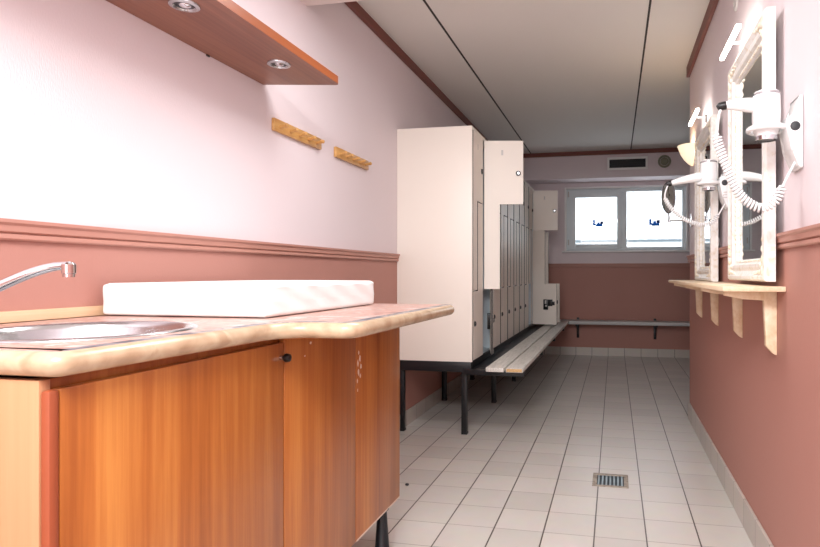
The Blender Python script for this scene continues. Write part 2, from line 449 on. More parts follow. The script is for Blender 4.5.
bm = NB(); box(bm, WX0 - .05, WX1 + .05, YB - .05, YB + .03, WZ0 - .022, WZ0, .006)
obj('sill', bm, M['ventgrey'], win)
# outside: low corrugated roof across the yard
rf = thing('neighbouring_roof', 'pale corrugated roof edge outside, across both window panes', 'roof', (.5, 11.5, 0))
bm = NB(); prism(bm, [(-7 + .1 * i, 1.695 + .01 * (i % 2)) for i in range(0, 151)] + [(8, 1.1), (-7, 1.1)], 'y', 11.5, 14.5)
obj('roof_sheet', bm, M['roof'], rf, False)
obj('gutter', box(NB(), -7, 8, 11.42, 11.5, 1.645, 1.69, .01), M['gutter'], rf)
obj('wall', box(NB(), -7, 8, 11.6, 14.4, 0, 1.1), M['roof'], rf)

# ---- bulkhead fittings
t = thing('vent_grille', 'white framed rectangular vent grille above the window', 'vent', (.155, 6.98, 2.30))
bm = NB(); vx0, vx1, vz0, vz1 = -.085, .385, 2.262, 2.414
box(bm, vx0, vx1, 6.968, 6.98, vz1 - .026, vz1, .003); box(bm, vx0, vx1, 6.968, 6.98, vz0, vz0 + .026, .003)
box(bm, vx0, vx0 + .025, 6.968, 6.98, vz0 + .015, vz1 - .015, .003); box(bm, vx1 - .025, vx1, 6.968, 6.98, vz0 + .015, vz1 - .015, .003)
obj('frame', bm, M['ventgrey'], t)
obj('backing', box(NB(), vx0 + .02, vx1 - .02, 6.977, 6.98, vz0 + .018, vz1 - .018), M['ventdark'], t)
bm = NB()
for k in range(4):
    z = vz0 + .030 + k * .025
    prism(bm, [(6.969, z), (6.971, z), (6.977, z + .012), (6.975, z + .012)], 'x', vx0 + .022, vx1 - .022)
obj('louvre', bm, M['ventdark'], t)
t = thing('round_vent', 'greyish green round vent cap high beside the rectangular vent grille', 'vent', (.575, 6.98, 2.345))
obj('rim', lathe(NB(), [(.05, 0), (.075, 0), (.075, .008), (.066, .016), (.052, .012)], (.575, 6.98, 2.345), (0, -1, 0)), M['roundvent'], t)
bm = NB(); lathe(bm, [(0, .03), (.02, .03), (.042, .022), (.046, .012), (.046, 0)], (.575, 6.98, 2.345), (0, -1, 0))
obj('cap', bm, M['roundvent'], t)

# ------------------------------------------------------------------ wash stand
def offset_poly(P, d):
    n = len(P); out = []
    for i in range(n):
        a, b2, c = Vector(P[i - 1]), Vector(P[i]), Vector(P[(i + 1) % n])
        e1 = (b2 - a).normalized(); e2 = (c - b2).normalized()
        n1 = Vector((-e1.y, e1.x)); n2 = Vector((-e2.y, e2.x))
        out.append(b2 + (n1 + n2) * (d / (1 + n1.dot(n2))))
    return [(v.x, v.y) for v in out]
def fillet(P, R, n=8):
    out = []; m_ = len(P)
    for i in range(m_):
        a, b2, c = Vector(P[i - 1]), Vector(P[i]), Vector(P[(i + 1) % m_])
        r = R[i]
        if r <= 0: out.append((b2.x, b2.y)); continue
        e1 = (a - b2).normalized(); e2 = (c - b2).normalized()
        ang = e1.angle(e2); tl = r / math.tan(ang / 2)
        p, q = b2 + e1 * tl, b2 + e2 * tl
        cen = b2 + (e1 + e2).normalized() * (r / math.sin(ang / 2))
        a0 = math.atan2(p.y - cen.y, p.x - cen.x); a1 = math.atan2(q.y - cen.y, q.x - cen.x)
        da = (a1 - a0 + PI) % (2 * PI) - PI
        for k in range(n + 1):
            t = a0 + da * k / n; out.append((cen.x + r * math.cos(t), cen.y + r * math.sin(t)))
    return out
CT, TH = .915, .037
outline = fillet([(L_ + .002, .68), (-.781, .681), (-.757, 1.222), (-.578, 1.226), (-.576, 2.085), (L_ + .002, 2.085)],
                 [0, .03, .07, .05, .06, 0])
SX, SY, SR = -1.045, .965, .19
wt = thing('worktop', 'marbled pink worktop with beige rounded edge over the wooden cabinet', 'countertop', (-.98, 1.4, CT - TH))
rr = TH / 2; zc = CT - rr
rings = []
K = 8
for k in range(K + 1):
    a = -PI / 2 + PI * k / K
    rings.append((offset_poly(outline, rr * (1 - math.cos(a))), zc + rr * math.sin(a)))
bm = NB(); V = [[bm.verts.new((x, y, z)) for x, y in P] for P, z in rings]; n = len(outline)
for A, B in zip(V, V[1:]):
    for i in range(n): bm.faces.new((A[i], A[(i + 1) % n], B[(i + 1) % n], B[i]))
bmesh.ops.recalc_face_normals(bm, faces=bm.faces[:])
obj('edge', bm, M['bull'], wt, True, angle=60)
P1 = rings[-1][0]; P2 = offset_poly(outline, .048)
bm = NB(); A = [bm.verts.new((x, y, CT)) for x, y in P1]; B = [bm.verts.new((x, y, CT)) for x, y in P2]
bs = NB(); A2 = [bs.verts.new((x, y, CT)) for x, y in P1]; B2 = [bs.verts.new((x, y, CT)) for x, y in P2]
for i in range(n):
    j = (i + 1) % n
    mid = ((P1[i][0] + P1[j][0]) / 2, (P1[i][1] + P1[j][1]) / 2)
    if mid[0] > -1.2 and .72 < mid[1] < 2.06: bm.faces.new((A[i], A[j], B[j], B[i]))
    else: bs.faces.new((A2[i], A2[j], B2[j], B2[i]))
bmesh.ops.delete(bm, geom=[v for v in bm.verts if not v.link_faces], context='VERTS')
obj('inlay_border', bm, M['border'], wt)
circ = [(SX + SR * math.cos(2 * PI * k / 48), SY + SR * math.sin(2 * PI * k / 48)) for k in range(48)]
ct = [bs.verts.new((x, y, CT)) for x, y in circ]
ed = []
for loop in (B2, ct):
    for i in range(len(loop)):
        e = bs.edges.get((loop[i], loop[(i + 1) % len(loop)])) or bs.edges.new((loop[i], loop[(i + 1) % len(loop)])); ed.append(e)
bmesh.ops.triangle_fill(bs, edges=ed, use_beauty=True, normal=(0, 0, 1))
bo = [bs.verts.new((x, y, CT - TH)) for x, y in rings[0][0]]; cb = [bs.verts.new((x, y, CT - TH)) for x, y in circ]
ed = []
for loop in (bo, cb):
    for i in range(len(loop)): ed.append(bs.edges.new((loop[i], loop[(i + 1) % len(loop)])))
bmesh.ops.triangle_fill(bs, edges=ed, use_beauty=True, normal=(0, 0, -1))
for i in range(48): bs.faces.new((ct[i], ct[(i + 1) % 48], cb[(i + 1) % 48], cb[i]))
obj('slab', bs, M['marble'], wt, False)

sk = thing('sink_basin', 'round stainless steel basin set into the worktop', 'sink', (SX, SY, CT - .13))
bm = NB(); lathe(bm, [(.205, .1305), (.204, .133), (.192, .134), (.186, .131), (.182, .118), (.176, .06), (.16, .025), (.12, .006), (.03, 0), (.028, -.004), (.0, -.004)], (SX, SY, CT - .13), n=64)
obj('bowl', bm, M['steel'], sk, True, angle=80)
obj('waste', lathe(NB(), [(0, -.002), (.012, -.001), (.02, .001), (.027, .002), (.03, .0005), (.03, 0)], (SX, SY, CT - .13), n=32), M['chrome'], sk)

fc = thing('faucet', 'chrome faucet with long curved spout reaching over the basin', 'faucet', (-1.30, .86, CT))
obj('base', lathe(NB(), [(.0, 0), (.03, 0), (.03, .006), (.023, .012), (.022, .06), (.018, .072), (0, .078)], (-1.30, .86, CT)), M['chrome'], fc)
path = catmull([(-1.30, .86, CT + .035), (-1.24, .88, .967), (-1.19, .899, .996), (-1.13, .922, 1.027), (-1.09, .938, 1.042), (-1.058, .950, 1.046)], 8)
obj('spout', tube(NB(), path, [.0125 - .0045 * i / (len(path) - 1) for i in range(len(path))], 14), M['chrome'], fc, angle=60)
bm = NB(); lathe(bm, [(0, .004), (.009, .004), (.0125, 0), (.0125, -.018), (.0105, -.019), (.0105, -.025), (0, -.025)], (-1.060, .949, 1.048))
obj('aerator', bm, M['chrome'], fc)
bm = NB(); box(bm, -1.315, -1.285, .79, .86, CT + .075, CT + .087, .004)
obj('lever', bm, M['chrome'], fc)

tag(obj('backsplash_strip', box(NB(), L_ + .0005, L_ + .016, .68, 2.07, CT + .001, CT + .027, .002), M['tanstrip'], loc=(L_ + .008, 1.4, CT)),
    'tan wooden strip along the wall behind the basin', 'backsplash')

# changing pad with soft corners and slight creases
bm = NB(); t2 = bmesh.new(); bmesh.ops.create_cube(t2, size=1)
px0, px1, py0, py1, pz0, pz1 = -1.362, -.866, 1.312, 1.985, CT + .001, 1.006
bmesh.ops.subdivide_edges(t2, edges=t2.edges[:], cuts=39, use_grid_fill=True)
pc = Vector(((px0 + px1) / 2, (py0 + py1) / 2, (pz0 + pz1) / 2)); ph_ = Vector(((px1 - px0) / 2, (py1 - py0) / 2, (pz1 - pz0) / 2)); rad = .012
for v in t2.verts:
    q = Vector((v.co.x * 2 * ph_.x, v.co.y * 2 * ph_.y, v.co.z * 2 * ph_.z))
    inn = Vector([max(-(ph_[i] - rad), min(ph_[i] - rad, q[i])) for i in range(3)])
    dv = q - inn
    if dv.length > 1e-9: q = inn + dv.normalized() * rad
    x, y, z = q + pc
    k = max(0, min(1, (z - pz0) / .08))
    if x > px1 - .02: x += .0022 * math.sin(y * 42 + z * 60) * k * (1 - abs(2 * k - 1)) * 2
    if y < py0 + .02: y += .0018 * math.sin(x * 38 + z * 50) * k * (1 - abs(2 * k - 1)) * 2
    if z > pz1 - .012: z += .004 * math.sin((x - px0) / .5 * PI) * math.sin((y - py0) / .72 * PI) - .002
    v.co = Vector((x, y, z))
merge(bm, t2)
tag(obj('changing_pad', bm, M['white'], loc=(-1.113, 1.67, CT + .001)), 'thick white changing pad lying on the worktop against the wall', 'changing pad')

# base cabinet
CX, CB, CTOP = -.81, .174, .872
cab = thing('base_cabinet', 'orange brown veneered base cabinet on black legs beneath the worktop', 'cabinet', (-1.09, 1.39, 0))
bm = NB(); box(bm, L_ + .005, CX - .018, .712, 2.075, CB, .192, .001); box(bm, L_ + .005, L_ + .015, .712, 2.075, CB, CTOP, .001)
box(bm, L_ + .005, CX - .018, 2.074, 2.09, CB, CTOP, .001)
box(bm, L_ + .02, CX - .03, 1.295, 1.311, .19, .74, .001)
box(bm, CX - .05, CX - .022, .712, 2.075, .848, CTOP, .001)
obj('body', bm, M['cab'], cab)
obj('side_panel', box(NB(), L_ + .005, CX - .018, .694, .712, CB, CTOP, .001), M['cablit'], cab)
def cdoor(y0, y1, z1):
    return obj('door', box(NB(), CX - .017, CX, y0, y1, CB - .002, z1, .002), M['cab'], cab)
d1 = cdoor(.712, 1.300, .858)
obj('edge_strip', box(NB(), CX - .017, CX + .0004, .694, .7115, CB - .002, .858, .005), M['edge_red'], d1)
bm = NB(); kz, ky = .822, 1.286
lathe(bm, [(0, 0), (.006, 0), (.0055, .008), (.005, .010)], (CX, ky, kz), (1, 0, 0), 16)
obj('knob_stem', bm, M['steel'], d1)
obj('knob', lathe(NB(), [(.005, .008), (.0095, .012), (.0115, .018), (.0095, .025), (.004, .028), (0, .0285)], (CX, ky, kz), (1, 0, 0), 20), M['blackplastic'], d1)
d2 = cdoor(1.304, 1.706, .870)
d3 = cdoor(1.709, 2.09, .870)
def blob(bm, cy, cz, ry, rz, seed):
    rnd = random.Random(seed); k = 9
    pts = [(cy + ry * (.6 + .5 * rnd.random()) * math.cos(2 * PI * i / k), cz + rz * (.6 + .5 * rnd.random()) * math.sin(2 * PI * i / k)) for i in range(k)]
    prism(bm, pts, 'x', CX + .0001, CX + .0006)
for i, (cy, cz, ry, rz) in enumerate([(1.728, .775, .004, .008), (1.737, .755, .007, .012), (1.722, .742, .005, .012), (1.745, .728, .006, .010), (1.727, .712, .006, .012), (1.74, .697, .004, .008), (1.718, .685, .004, .008), (1.72, .655, .003, .006)]):
    bm = NB(); blob(bm, cy, cz, ry, rz, i)
    obj('chipped_patch', bm, M['chip'], d3, False)['label'] = 'white chipped patch in the veneer'
for args in ((1.43, .842, .007, .004, 31), (1.40, .81, .004, .0025, 32)):
    bm = NB(); blob(bm, *args); obj('chipped_patch', bm, M['chip'], d2, False)['label'] = 'white chipped patch in the veneer'
obj('bottom_edge', box(NB(), CX - .016, CX + .0006, 1.712, 2.088, CB - .003, CB + .0025), M['chip'], d3)
for x, y in ((-.833, 1.973), (-.833, .78), (-1.33, 1.973), (-1.33, .78)):
    obj('leg', lathe(NB(), [(0, 0), (.030, 0), (.030, .006), (.027, .010), (.017, CB - .012), (.024, CB - .006), (.024, CB), (0, CB)], (x, y, 0)), M['blackleg'], cab)

# ------------------------------------------------------------------ wall shelf with downlights
SZ = 1.789
sh = thing('wall_shelf', 'reddish brown veneered wall shelf with two downlights above the worktop', 'shelf', (-1.235, 1.3, SZ))
sp = fillet([(L_ + .001, .55), (-1.083, .55), (-1.085, 2.142), (L_ + .001, 2.080)], [0, 0, .015, 0])
bm = NB(); prism(bm, sp, 'z', SZ, SZ + .030)
for f in bm.faces:
    f.material_index = 0 if abs(f.normal.z) > .5 else 1
obj('board', bm, [M['shelfwood'], M['shelfedge']], sh, True)
for y in (.95, 1.417, 1.883):
    ring = obj('downlight', lathe(NB(), [(.026, -.001), (.030, -.006), (.040, -.004), (.041, 0), (.026, 0)], (-1.192, y, SZ), n=32), M['chrome'] if 0 else M['steel'], sh)
    obj('reflector', lathe(NB(), [(.027, -.0012), (.020, -.0006), (0, -.0004)], (-1.192, y, SZ), n=32), M['blackplastic'], ring)
    bm = NB(); lathe(bm, [(0, -.007), (.008, -.006), (.0155, -.002), (.0165, 0)], (-1.192, y + .003, SZ), n=20)
    obj('bulb', bm, M['chrome'], ring)
bm = NB(); box(bm, L_ + .001, L_ + .006, 1.75, 1.765, SZ - .006, SZ, .001)
obj('bracket', bm, M['blackplastic'], sh)

# ------------------------------------------------------------------ peg rails
pr_ = thing('peg_rail', 'pine rail with five pegs, nearer the wooden wall shelf', 'peg rail', (L_, 2.33, 1.64), 'pine peg rails on the left wall')
obj('rail', box(NB(), L_ + .0005, L_ + .016, 2.137, 2.525, 1.621, 1.673, .003), M['pinep'], pr_)
for k in range(5):
    y = 2.178 + k * .075
    bm = NB(); lathe(bm, [(0, 0), (.0075, 0), (.0065, .018), (.0085, .028), (.0095, .034), (.006, .039), (0, .04)], (L_ + .015, y, 1.643), (1, 0, .18), 14)
    obj('peg', bm, M['pinep'], pr_)
dup(pr_, (L_, 2.33 + .535, 1.637), 'pine rail with five pegs, nearer the tall lockers')

# ------------------------------------------------------------------ lockers
LX0, LX1 = L_ + .001, -.885
Y0L, PIT, NM = 3.548, .305, 10
LZ0, LZ1 = .468, 1.968
YE_L = Y0L + PIT * NM
lk = thing('locker_bank', 'cream bank of narrow lockers with L-shaped doors standing on black frame', 'lockers', (-1.13, 3.53, LZ0))
bm = NB()
box(bm, LX0, LX1, 3.530, 3.548, LZ0, LZ1, .0015); box(bm, LX0, LX1, YE_L, YE_L + .018, LZ0, LZ1, .0015)
box(bm, LX0, LX1, 3.548, YE_L, LZ1 - .018, LZ1, .0015)
obj('end_panel', bm, M['locker'], lk)
bm = NB(); ix1 = LX1 - .020
box(bm, LX0, ix1, 3.548, YE_L, LZ0, LZ0 + .016); box(bm, LX0, LX0 + .01, 3.548, YE_L, LZ0 + .016, LZ1 - .018)
for k in range(0, NM + 1): box(bm, LX0 + .01, ix1, Y0L + PIT * k - .016, Y0L + PIT * k + .016, LZ0 + .016, LZ1 - .018)
bp = NB()
for k in range(NM + 1):
    yc = Y0L + PIT * k; box(bp, ix1, LX1 - .013, max(3.5485, yc - .0135), min(YE_L - .0005, yc + .0135), LZ0, LZ1 - .0185)
    if k < NM: box(bp, ix1, LX1 - .013, yc + .1285, yc + .1445, .922, 1.501)
obj('post', bp, M['locker'], lk, False)
for k in range(NM):
    ya = Y0L + PIT * k
    box(bm, LX0 + .01, ix1, ya + .016, ya + .125, .912, .926)
    box(bm, LX0 + .01, ix1, ya + .145, ya + PIT - .016, 1.498, 1.512)
    box(bm, LX0 + .01, ix1, ya + .115, ya + .157, .912, 1.512)
obj('carcass', bm, M['lockerin'], lk, False)
TU, TLW, DW, DT = .108, .140, .270, .018
def edged(bm):
    for f in bm.faces:
        if abs(f.normal.x) < .3: f.material_index = 1
    return bm
def upper_bm():
    # local frame: hinge on the z axis, door runs along +y, outside face at x = 0
    P = [(0, .922), (TU, .922), (TU, 1.508), (DW, 1.508), (DW, 1.948), (0, 1.948)]
    return edged(prism(NB(), P, 'x', -DT, 0, .001, 1))
def lower_bm():
    P = [(0, .474), (-DW, .474), (-DW, .915), (-TLW, .915), (-TLW, 1.501), (0, 1.501)]
    return edged(prism(NB(), P, 'x', -DT, 0, .001, 1))
def lock_bm(u, z):
    bm = NB()
    lathe(bm, [(0, .009), (.011, .009), (.0165, .006), (.018, .0), (.018, -.001)], (0, u, z), (1, 0, 0), 20)
    box(bm, -DT - .006, -DT + .001, u - .014, u + .014, z - .02, z + .02, .002)
    return bm
def plate_bm(u, z):
    bm = NB(); box(bm, 0, .0012, u - .007, u + .007, z - .018, z + .018); return bm
def add_mesh(name, bm, mats):
    me = bpy.data.meshes.new(name); bm.to_mesh(me); bm.free()
    for mm in mats: me.materials.append(mm)
    me.shade_smooth(); me.set_sharp_from_angle(angle=math.radians(35)); return me
bmk = lock_bm(.236, 1.722); mU = add_mesh('upper_lock', bmk, [M['blackplastic']])
bmk = lock_bm(-.236, .705); mL = add_mesh('lower_lock', bmk, [M['blackplastic']])
bmk = NB(); lathe(bmk, [(0, .0105), (.0085, .0105), (.0085, .008)], (0, .236, 1.722), (1, 0, 0), 16); mcU = add_mesh('keyhole', bmk, [M['steel']])
bmk = NB(); lathe(bmk, [(0, .0105), (.0085, .0105), (.0085, .008)], (0, -.236, .705), (1, 0, 0), 16); mcL = add_mesh('keyhole', bmk, [M['steel']])
mP = add_mesh('number_plate', plate_bm(.125, 1.865), [M['greyplastic']])
bmk = NB(); box(bmk, -DT - .022, -DT - .0005, -.178, -.128, .636, .748, .003, mi=1); box(bmk, -DT - .018, -DT - .0005, -.226, -.180, .676, .748, .003, mi=1); box(bmk, -DT - .025, -DT - .0215, -.162, -.144, .70, .738, .001); box(bmk, -DT - .025, -DT - .0215, -.168, -.15, .668, .688, .001)
mK = add_mesh('lock_bolt', bmk, [M['greyplastic'], M['blackplastic']])
mDU = add_mesh('upper_door', upper_bm(), [M['locker'], M['edgegrey']]); mDL = add_mesh('lower_door', lower_bm(), [M['locker'], M['edgegrey']])
lorg = wloc(lk)
def child(name, me, parent):
    o = bpy.data.objects.new(name, me); C.objects.link(o); o.parent = parent; return o
upper_open = {1: -79, 9: -84}
lower_open = {1: 13.5, 8: 84, 9: 88}
for k in range(NM):
    ya = Y0L + PIT * k + .0175; yb = Y0L + PIT * (k + 1) - .0175
    d = child('door', mDU, lk); d.location = Vector((LX1 + (.001 if k in upper_open else 0), ya, 0)) - lorg
    d.rotation_euler = (0, 0, math.radians(upper_open.get(k, 0)))
    child('lock', mU, d); child('keyhole', mcU, d); child('number_plate', mP, d)
    if k in upper_open: d['label'] = 'upper locker door standing open'
    d = child('door', mDL, lk); d.location = Vector((LX1 + (.001 if k in lower_open else 0), yb, 0)) - lorg
    d.rotation_euler = (0, 0, math.radians(lower_open.get(k, 0)))
    child('lock', mL, d); child('keyhole', mcL, d)
    if k in lower_open: child('lock_bolt', mK, d); d['label'] = 'lower locker door standing open'

# black stand with bench
st = thing('locker_stand', 'black steel frame with two-slat grey bench running under the lockers', 'bench', (-1.0, 3.53, 0))
FZ0, FZ1 = .402, .466
bm = NB(); YL1 = 6.62
box(bm, L_ + .02, -.892, 3.532, 3.572, FZ0, FZ1, .002)
box(bm, L_ + .02, -.892, YL1 - .04, YL1, FZ0, FZ1, .002)
box(bm, -.932, -.892, 3.572, YL1 - .04, FZ0, FZ1, .002); box(bm, L_ + .02, L_ + .06, 3.572, YL1 - .04, FZ0, FZ1, .002)
box(bm, -.892, -.80, 3.575, 7.0, .420, .4255, .001)
for y in (3.50, 4.45, 5.4, 6.4): box(bm, -.935, -.55, y, y + .035, .392, .4255, .002)
for x in (-.76, -.59): box(bm, x - .012, x + .012, 3.535, 6.4, .400, .424, .002)
obj('frame', bm, M['black'], st)
for y in (3.555, 4.47, 5.4, 6.4):
    for x in (-.945, -1.356):
        hw = .0175
        if x < -1 and y < 3.6: x, hw = -1.3632, .0125
        bm = NB(); box(bm, x - hw, x + hw, y, y + .035, .012, FZ0, .002); box(bm, x - hw, x + hw + .003, y - .003, y + .038, 0, .014, .002)
        obj('leg', bm, M['black'], st)
for x0, x1 in ((-.777, -.664), (-.652, -.545)):
    bm = NB(); box(bm, x0, x1, 3.44, 7.02, .426, .4525, .004)
    s = obj('slat', bm, M['slat'], st)
    if x0 > -.7: obj('raw_end', box(NB(), x0 + .006, x1 - .006, 3.4385, 3.442, .430, .449), M['rawwood'], s)['label'] = 'bare wood end of the slat'

# bench on the back wall
bb = thing('wall_bench', 'narrow grey bench board on black brackets along the back wall', 'bench', (.6, 7.17, .40))
obj('board', box(NB(), L_ + .2, XR - .02, 7.035, 7.285, .41, .45, .004), M['benchgrey'], bb)
for x in (-.452, .488, 1.43):
    bm = NB(); box(bm, x - .016, x + .016, 7.288, 7.31, .22, .475, .002); box(bm, x - .016, x + .016, 7.06, 7.29, .388, .4095, .002)
    prism(bm, [(7.29, .25), (7.29, .28), (7.10, .395), (7.07, .395)], 'x', x - .006, x + .006)
    obj('bracket', bm, M['black'], bb)

# ------------------------------------------------------------------ floor drain and crumb
dr = thing('floor_drain', 'square grated metal drain set in the floor tiles', 'drain', (-.02, 2.905, 0))
bm = NB(); a0, a1, b0, b1 = -.107, .067, 2.815, 2.995
box(bm, a0, a1, b0, b0 + .018, 0, .004, .001); box(bm, a0, a1, b1 - .028, b1, 0, .004, .001)
box(bm, a0, a0 + .022, b0 + .018, b1 - .028, 0, .004, .001); box(bm, a1 - .022, a1, b0 + .018, b1 - .028, 0, .004, .001)
obj('rim', bm, M['drainrim'], dr)
obj('pit', box(NB(), a0 + .02, a1 - .02, b0 + .016, b1 - .026, 0, .0012), M['draindark'], dr)
bm = NB()
for k in range(7):
    x = a0 + .030 + k * .0188; box(bm, x - .0045, x + .0045, b0 + .018, b1 - .03, .001, .0042, .001)
obj('grate', bm, M['drainbar'], dr)
bm = NB(); ellipsoid(bm, (-.989, 2.648, .005), .010, .007, .006)
tag(obj('crumb', bm, M['ventdark'], loc=(-.989, 2.648, 0)), 'tiny dark crumb on the floor tiles near the cabinet', 'debris')

# ------------------------------------------------------------------ mirrors on the right wall
def mirror(y0, y1, z0, z1, label):
    t = thing('wall_mirror', label, 'mirror', (R_, (y0 + y1) / 2, z0), 'ornate white mirrors on the right wall')
    prof = [(0, 0), (0, .026), (.006, .034), (.016, .036), (.026, .030), (.036, .026), (.048, .030), (.058, .028), (.066, .018), (.076, .014), (.080, .006)]
    RM = R_ - .0225
    bm = NB(); rings = []
    for d, h in prof:
        rings.append([bm.verts.new((RM - h - .0005, y, z)) for y, z in ((y0 + d, z0 + d), (y1 - d, z0 + d), (y1 - d, z1 - d), (y0 + d, z1 - d))])
    for A, B in zip(rings, rings[1:]):
        for k in range(4): bm.faces.new((A[k], A[(k + 1) % 4], B[(k + 1) % 4], B[k]))
    bmesh.ops.recalc_face_normals(bm, faces=bm.faces[:])
    obj('frame', bm, M['wood_frame'], t, angle=25)
    obj('glass', box(NB(), RM - .008, RM - .001, y0 + .074, y1 - .074, z0 + .074, z1 - .074), M['mirror'], t, False)
    for cy, sy in ((y0, 1), (y1, -1)):
        for cz, sz in ((z0, 1), (z1, -1)):
            bm = NB()
            for (a, b2, r1, r2) in ((.040, .040, .026, .026), (.085, .036, .022, .012), (.036, .085, .012, .022), (.125, .034, .018, .009), (.034, .125, .009, .018), (.16, .03, .013, .007), (.03, .16, .007, .013), (.065, .065, .012, .012)):
                ellipsoid(bm, (RM - .030, cy + sy * a * .85, cz + sz * b2 * .85), .009, r1 * .75, r2 * .75, 10)
            obj('corner_ornament', bm, M['gilt'], t, angle=80)
    n1 = int((y1 - y0 - .3) / .018); n2 = int((z1 - z0 - .3) / .018)
    for z in (z0 + .071, z1 - .071):
        bm = NB()
        for k in range(n1): ellipsoid(bm, (RM - .016, y0 + .15 + k * (y1 - y0 - .3) / (n1 - 1), z), .005, .0085, .0045, 6)
        obj('beading', bm, M['gilt'], t, angle=80)
    for y in (y0 + .071, y1 - .071):
        bm = NB()
        for k in range(n2): ellipsoid(bm, (RM - .016, y, z0 + .15 + k * (z1 - z0 - .3) / (n2 - 1)), .005, .0045, .0085, 6)
        obj('beading', bm, M['gilt'], t, angle=80)
    bm = NB()
    bm.free()
    for z in (z0 + .2, z1 - .2): obj('back_batten', box(NB(), RM - .001, R_, y0 + .1, y1 - .1, z - .02, z + .02, .002), M['wood_frame'], t)
    return t
mirror(1.955, 2.56, 1.004, 1.878, 'ornate white framed mirror nearer the camera, beside the first hair dryer')
mirror(2.985, 3.575, .990, 1.815, 'ornate white framed mirror farther along, beside the glowing wall sconce')

# bar lights above the mirrors
vl = thing('mirror_light', 'lit slim bar light above the nearer mirror', 'light', (R_, 2.44, 1.95), 'bar lights above the mirrors')
obj('lamp_bar', box(NB(), .445, .463, 2.270, 2.610, 1.946, 1.962, .004), M['led'], vl)
bm = NB(); tube(bm, [(.466, 2.44, 1.955), (R_ - .004, 2.44, 1.949)], .0055, 12)
obj('arm', bm, M['whiteplastic'], vl)
bm = NB(); box(bm, R_ - .006, R_ - .0005, 2.428, 2.452, 1.925, 1.965, .002)
obj('wall_mount', bm, M['blackplastic'], vl)
dup(vl, (R_, 3.505, 1.936), 'lit slim bar light above the farther mirror')

